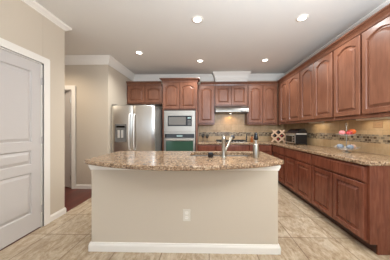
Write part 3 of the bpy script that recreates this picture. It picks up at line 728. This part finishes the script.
b.build('side_strip', M['handle'], to, world=False)
for x in (-0.17, 0.17):
    for y in (-0.12, 0.12): MB().lathe([(0.014, 0.0008), (0.016, 0.0195)], (x, y, 0), 10).build('foot', M['black'], to, world=False)

# two tier fruit stand
SXc, SYc = 1.94, 2.44
fs = thing('fruit_stand', 'two tier glass fruit stand with thin metal rod on the right counter', 'fruit stand', (SXc, SYc, CT1))
def bowl(z, r, d):
    return MB().lathe([(0.035, z+0.002), (r*0.7, z+d*0.45), (r, z+d), (r+0.002, z+d+0.002), (r-0.003, z+d+0.002), (r*0.7-0.002, z+d*0.45+0.006), (0.033, z+0.008)], (SXc, SYc, CT1), 28)
MB().lathe([(0.055, 0.0008), (0.055, 0.004), (0.02, 0.010), (0.006, 0.0195)], (SXc, SYc, CT1), 20).build('base', M['chrome'], fs, smooth=True)
b = MB(); b.tube([(SXc, SYc, CT1+0.0195), (SXc, SYc, CT1+0.36)], 0.004, 8)
b.tube([(SXc+0.018*math.cos(t), SYc, CT1+0.378+0.018*math.sin(t)) for t in [2*PI*k/14 for k in range(15)]], 0.003, 6)
b.build('rod', M['chrome'], fs, smooth=True)
bowl(0.018, 0.15, 0.055).build('lower_bowl', M['glass'], fs, smooth=True)
bowl(0.215, 0.115, 0.036).build('upper_bowl', M['glass'], fs, smooth=True)
def rest(z, r, d, off, rad, sz):
    # height above the counter at which a round fruit rests inside a bowl
    pr = [(0.0, z+0.008), (0.033, z+0.008), (r*0.7-0.002, z+d*0.45+0.006), (r-0.003, z+d+0.002)]
    best = 0
    for k in range(-30, 31):
        u = rad*k/30.0; q = abs(off+u)
        for (a, za), (c, zc) in zip(pr, pr[1:]):
            if a <= q <= c:
                zb = za+(zc-za)*(q-a)/(c-a); best = max(best, zb + sz*math.sqrt(max(0, rad*rad-u*u)))
    return best + 0.002
def fruit(name, label, cat, loc, r, mm, sx=1, sz=0.95, stem=True, grp=None):
    o = thing(name, label, cat, (loc[0], loc[1], loc[2]-r*sz), 0, grp)
    b = MB(); n = 16; P = []
    for k in range(11):
        t = PI*k/10; rr_ = math.sin(t)*r; z = -math.cos(t)*r*sz
        z -= (r*0.16*math.exp(-(rr_/(0.35*r))**2)) * (1 if k > 5 else -0.5)
        P.append((max(rr_, 0.0008), z + r*sz))
    b.lathe(P, (0, 0, 0), n); b.build('flesh', mm, o, smooth=True, world=False)
    if stem: MB().tube([(0, 0, 2*r*sz-r*0.14), (0.004, 0, 2*r*sz+0.008)], 0.0018, 6).build('stem', M['stem'], o, world=False)
    return o
def put(name, label, cat, bw, dx, dy, rad, mm, sz, stem):
    z = CT1 + rest(bw[0], bw[1], bw[2], math.hypot(dx, dy), rad, sz)
    return fruit(name, label, cat, (SXc+dx, SYc+dy, z), rad, mm, sz=sz, stem=stem, grp='fruit on the stand')
UBW, LBW = (0.215, 0.115, 0.036), (0.018, 0.15, 0.055)
put('apple', 'pink apple at the left of the upper fruit bowl', 'apple', UBW, -0.060, 0.0, 0.037, M['pink'], 0.9, True)
put('apple', 'red apple in the middle of the upper fruit bowl', 'apple', UBW, -0.004, -0.052, 0.037, M['red'], 0.9, True)
put('orange', 'large orange at the right of the upper fruit bowl', 'orange', UBW, 0.074, 0.004, 0.049, M['orange'], 0.8, False)
put('onion', 'pale grey onion at the left of the lower fruit bowl', 'onion', LBW, -0.085, 0.0, 0.04, M['bulb'], 0.85, True)
put('onion', 'pale grey onion at the front of the lower fruit bowl', 'onion', LBW, -0.01, -0.075, 0.04, M['bulb'], 0.85, True)
put('peach', 'pale peach at the right of the lower fruit bowl', 'peach', LBW, 0.075, -0.01, 0.038, M['peach'], 0.9, True)

# ------------------------------------------------------------------ lamps
def downlight(x, y, label, power, col=(0.98, 1.0, 0.98)):
    o = thing('recessed_light', label, 'ceiling light', (x, y, H), 0, 'recessed ceiling lights')
    MB().lathe([(0.052, -0.0008), (0.080, -0.0008), (0.080, -0.004), (0.072, -0.008), (0.056, -0.010), (0.052, -0.006)], n=28, cap=False).build('trim_ring', M['trim'], o, smooth=True, world=False)
    MB().lathe([(0.0515, -0.0015), (0.0515, -0.006), (0.02, -0.008)], n=24).build('lens', M['lamp'], o, smooth=True, world=False)
    l = bpy.data.lights.new('downlight', 'SPOT'); l.energy = power; l.color = col; l.shadow_soft_size = 0.05; l.spot_size = math.radians(150); l.spot_blend = 0.7
    lo = bpy.data.objects.new('downlight', l); COL.objects.link(lo); lo.location = (x, y, H-0.06)
    return o
downlight(-1.31, 3.37, 'round recessed ceiling light nearest the refrigerator', DOWN_W*4)
downlight(-0.13, 3.80, 'round recessed ceiling light in front of the hood chase, middle of the far row', DOWN_W*4)
downlight(1.28, 3.79, 'round recessed ceiling light nearest the far right corner', DOWN_W*4)
downlight(-0.12, 2.38, 'round recessed ceiling light above the island', DOWN_W*4)
downlight(1.302, 2.378, 'round recessed ceiling light near the right wall, the largest in view', DOWN_W*4)
downlight(-2.95, 2.75, 'round recessed ceiling light in the side hall', HALL_W*3, (1.0, 0.86, 0.68))
# slim lamps under the right wall cabinets
for (y0, y1, lab) in ((2.02, 2.44, 'slim white under cabinet lamp nearest the camera'), (3.16, 3.54, 'slim white under cabinet lamp under the middle right cabinet')):
    o = thing('under_cabinet_lamp', lab, 'under cabinet light', (XR-0.10, (y0+y1)/2, UZ-0.036), 0, 'under cabinet lamps')
    MB().box(XR-0.135, XR-0.07, y0, y1, UZ-0.036, UZ-0.0008, 0.004).build('housing', M['undercab'], o)
    l = bpy.data.lights.new('under_cabinet_glow', 'AREA'); l.shape = 'RECTANGLE'; l.size = 0.05; l.size_y = 0.38; l.energy = UNDER_W; l.color = (1.0, 0.9, 0.72)
    lo = bpy.data.objects.new('under_cabinet_glow', l); COL.objects.link(lo); lo.location = (XR-0.1025, (y0+y1)/2, UZ-0.038); lo.rotation_euler = (0, 0, 0)
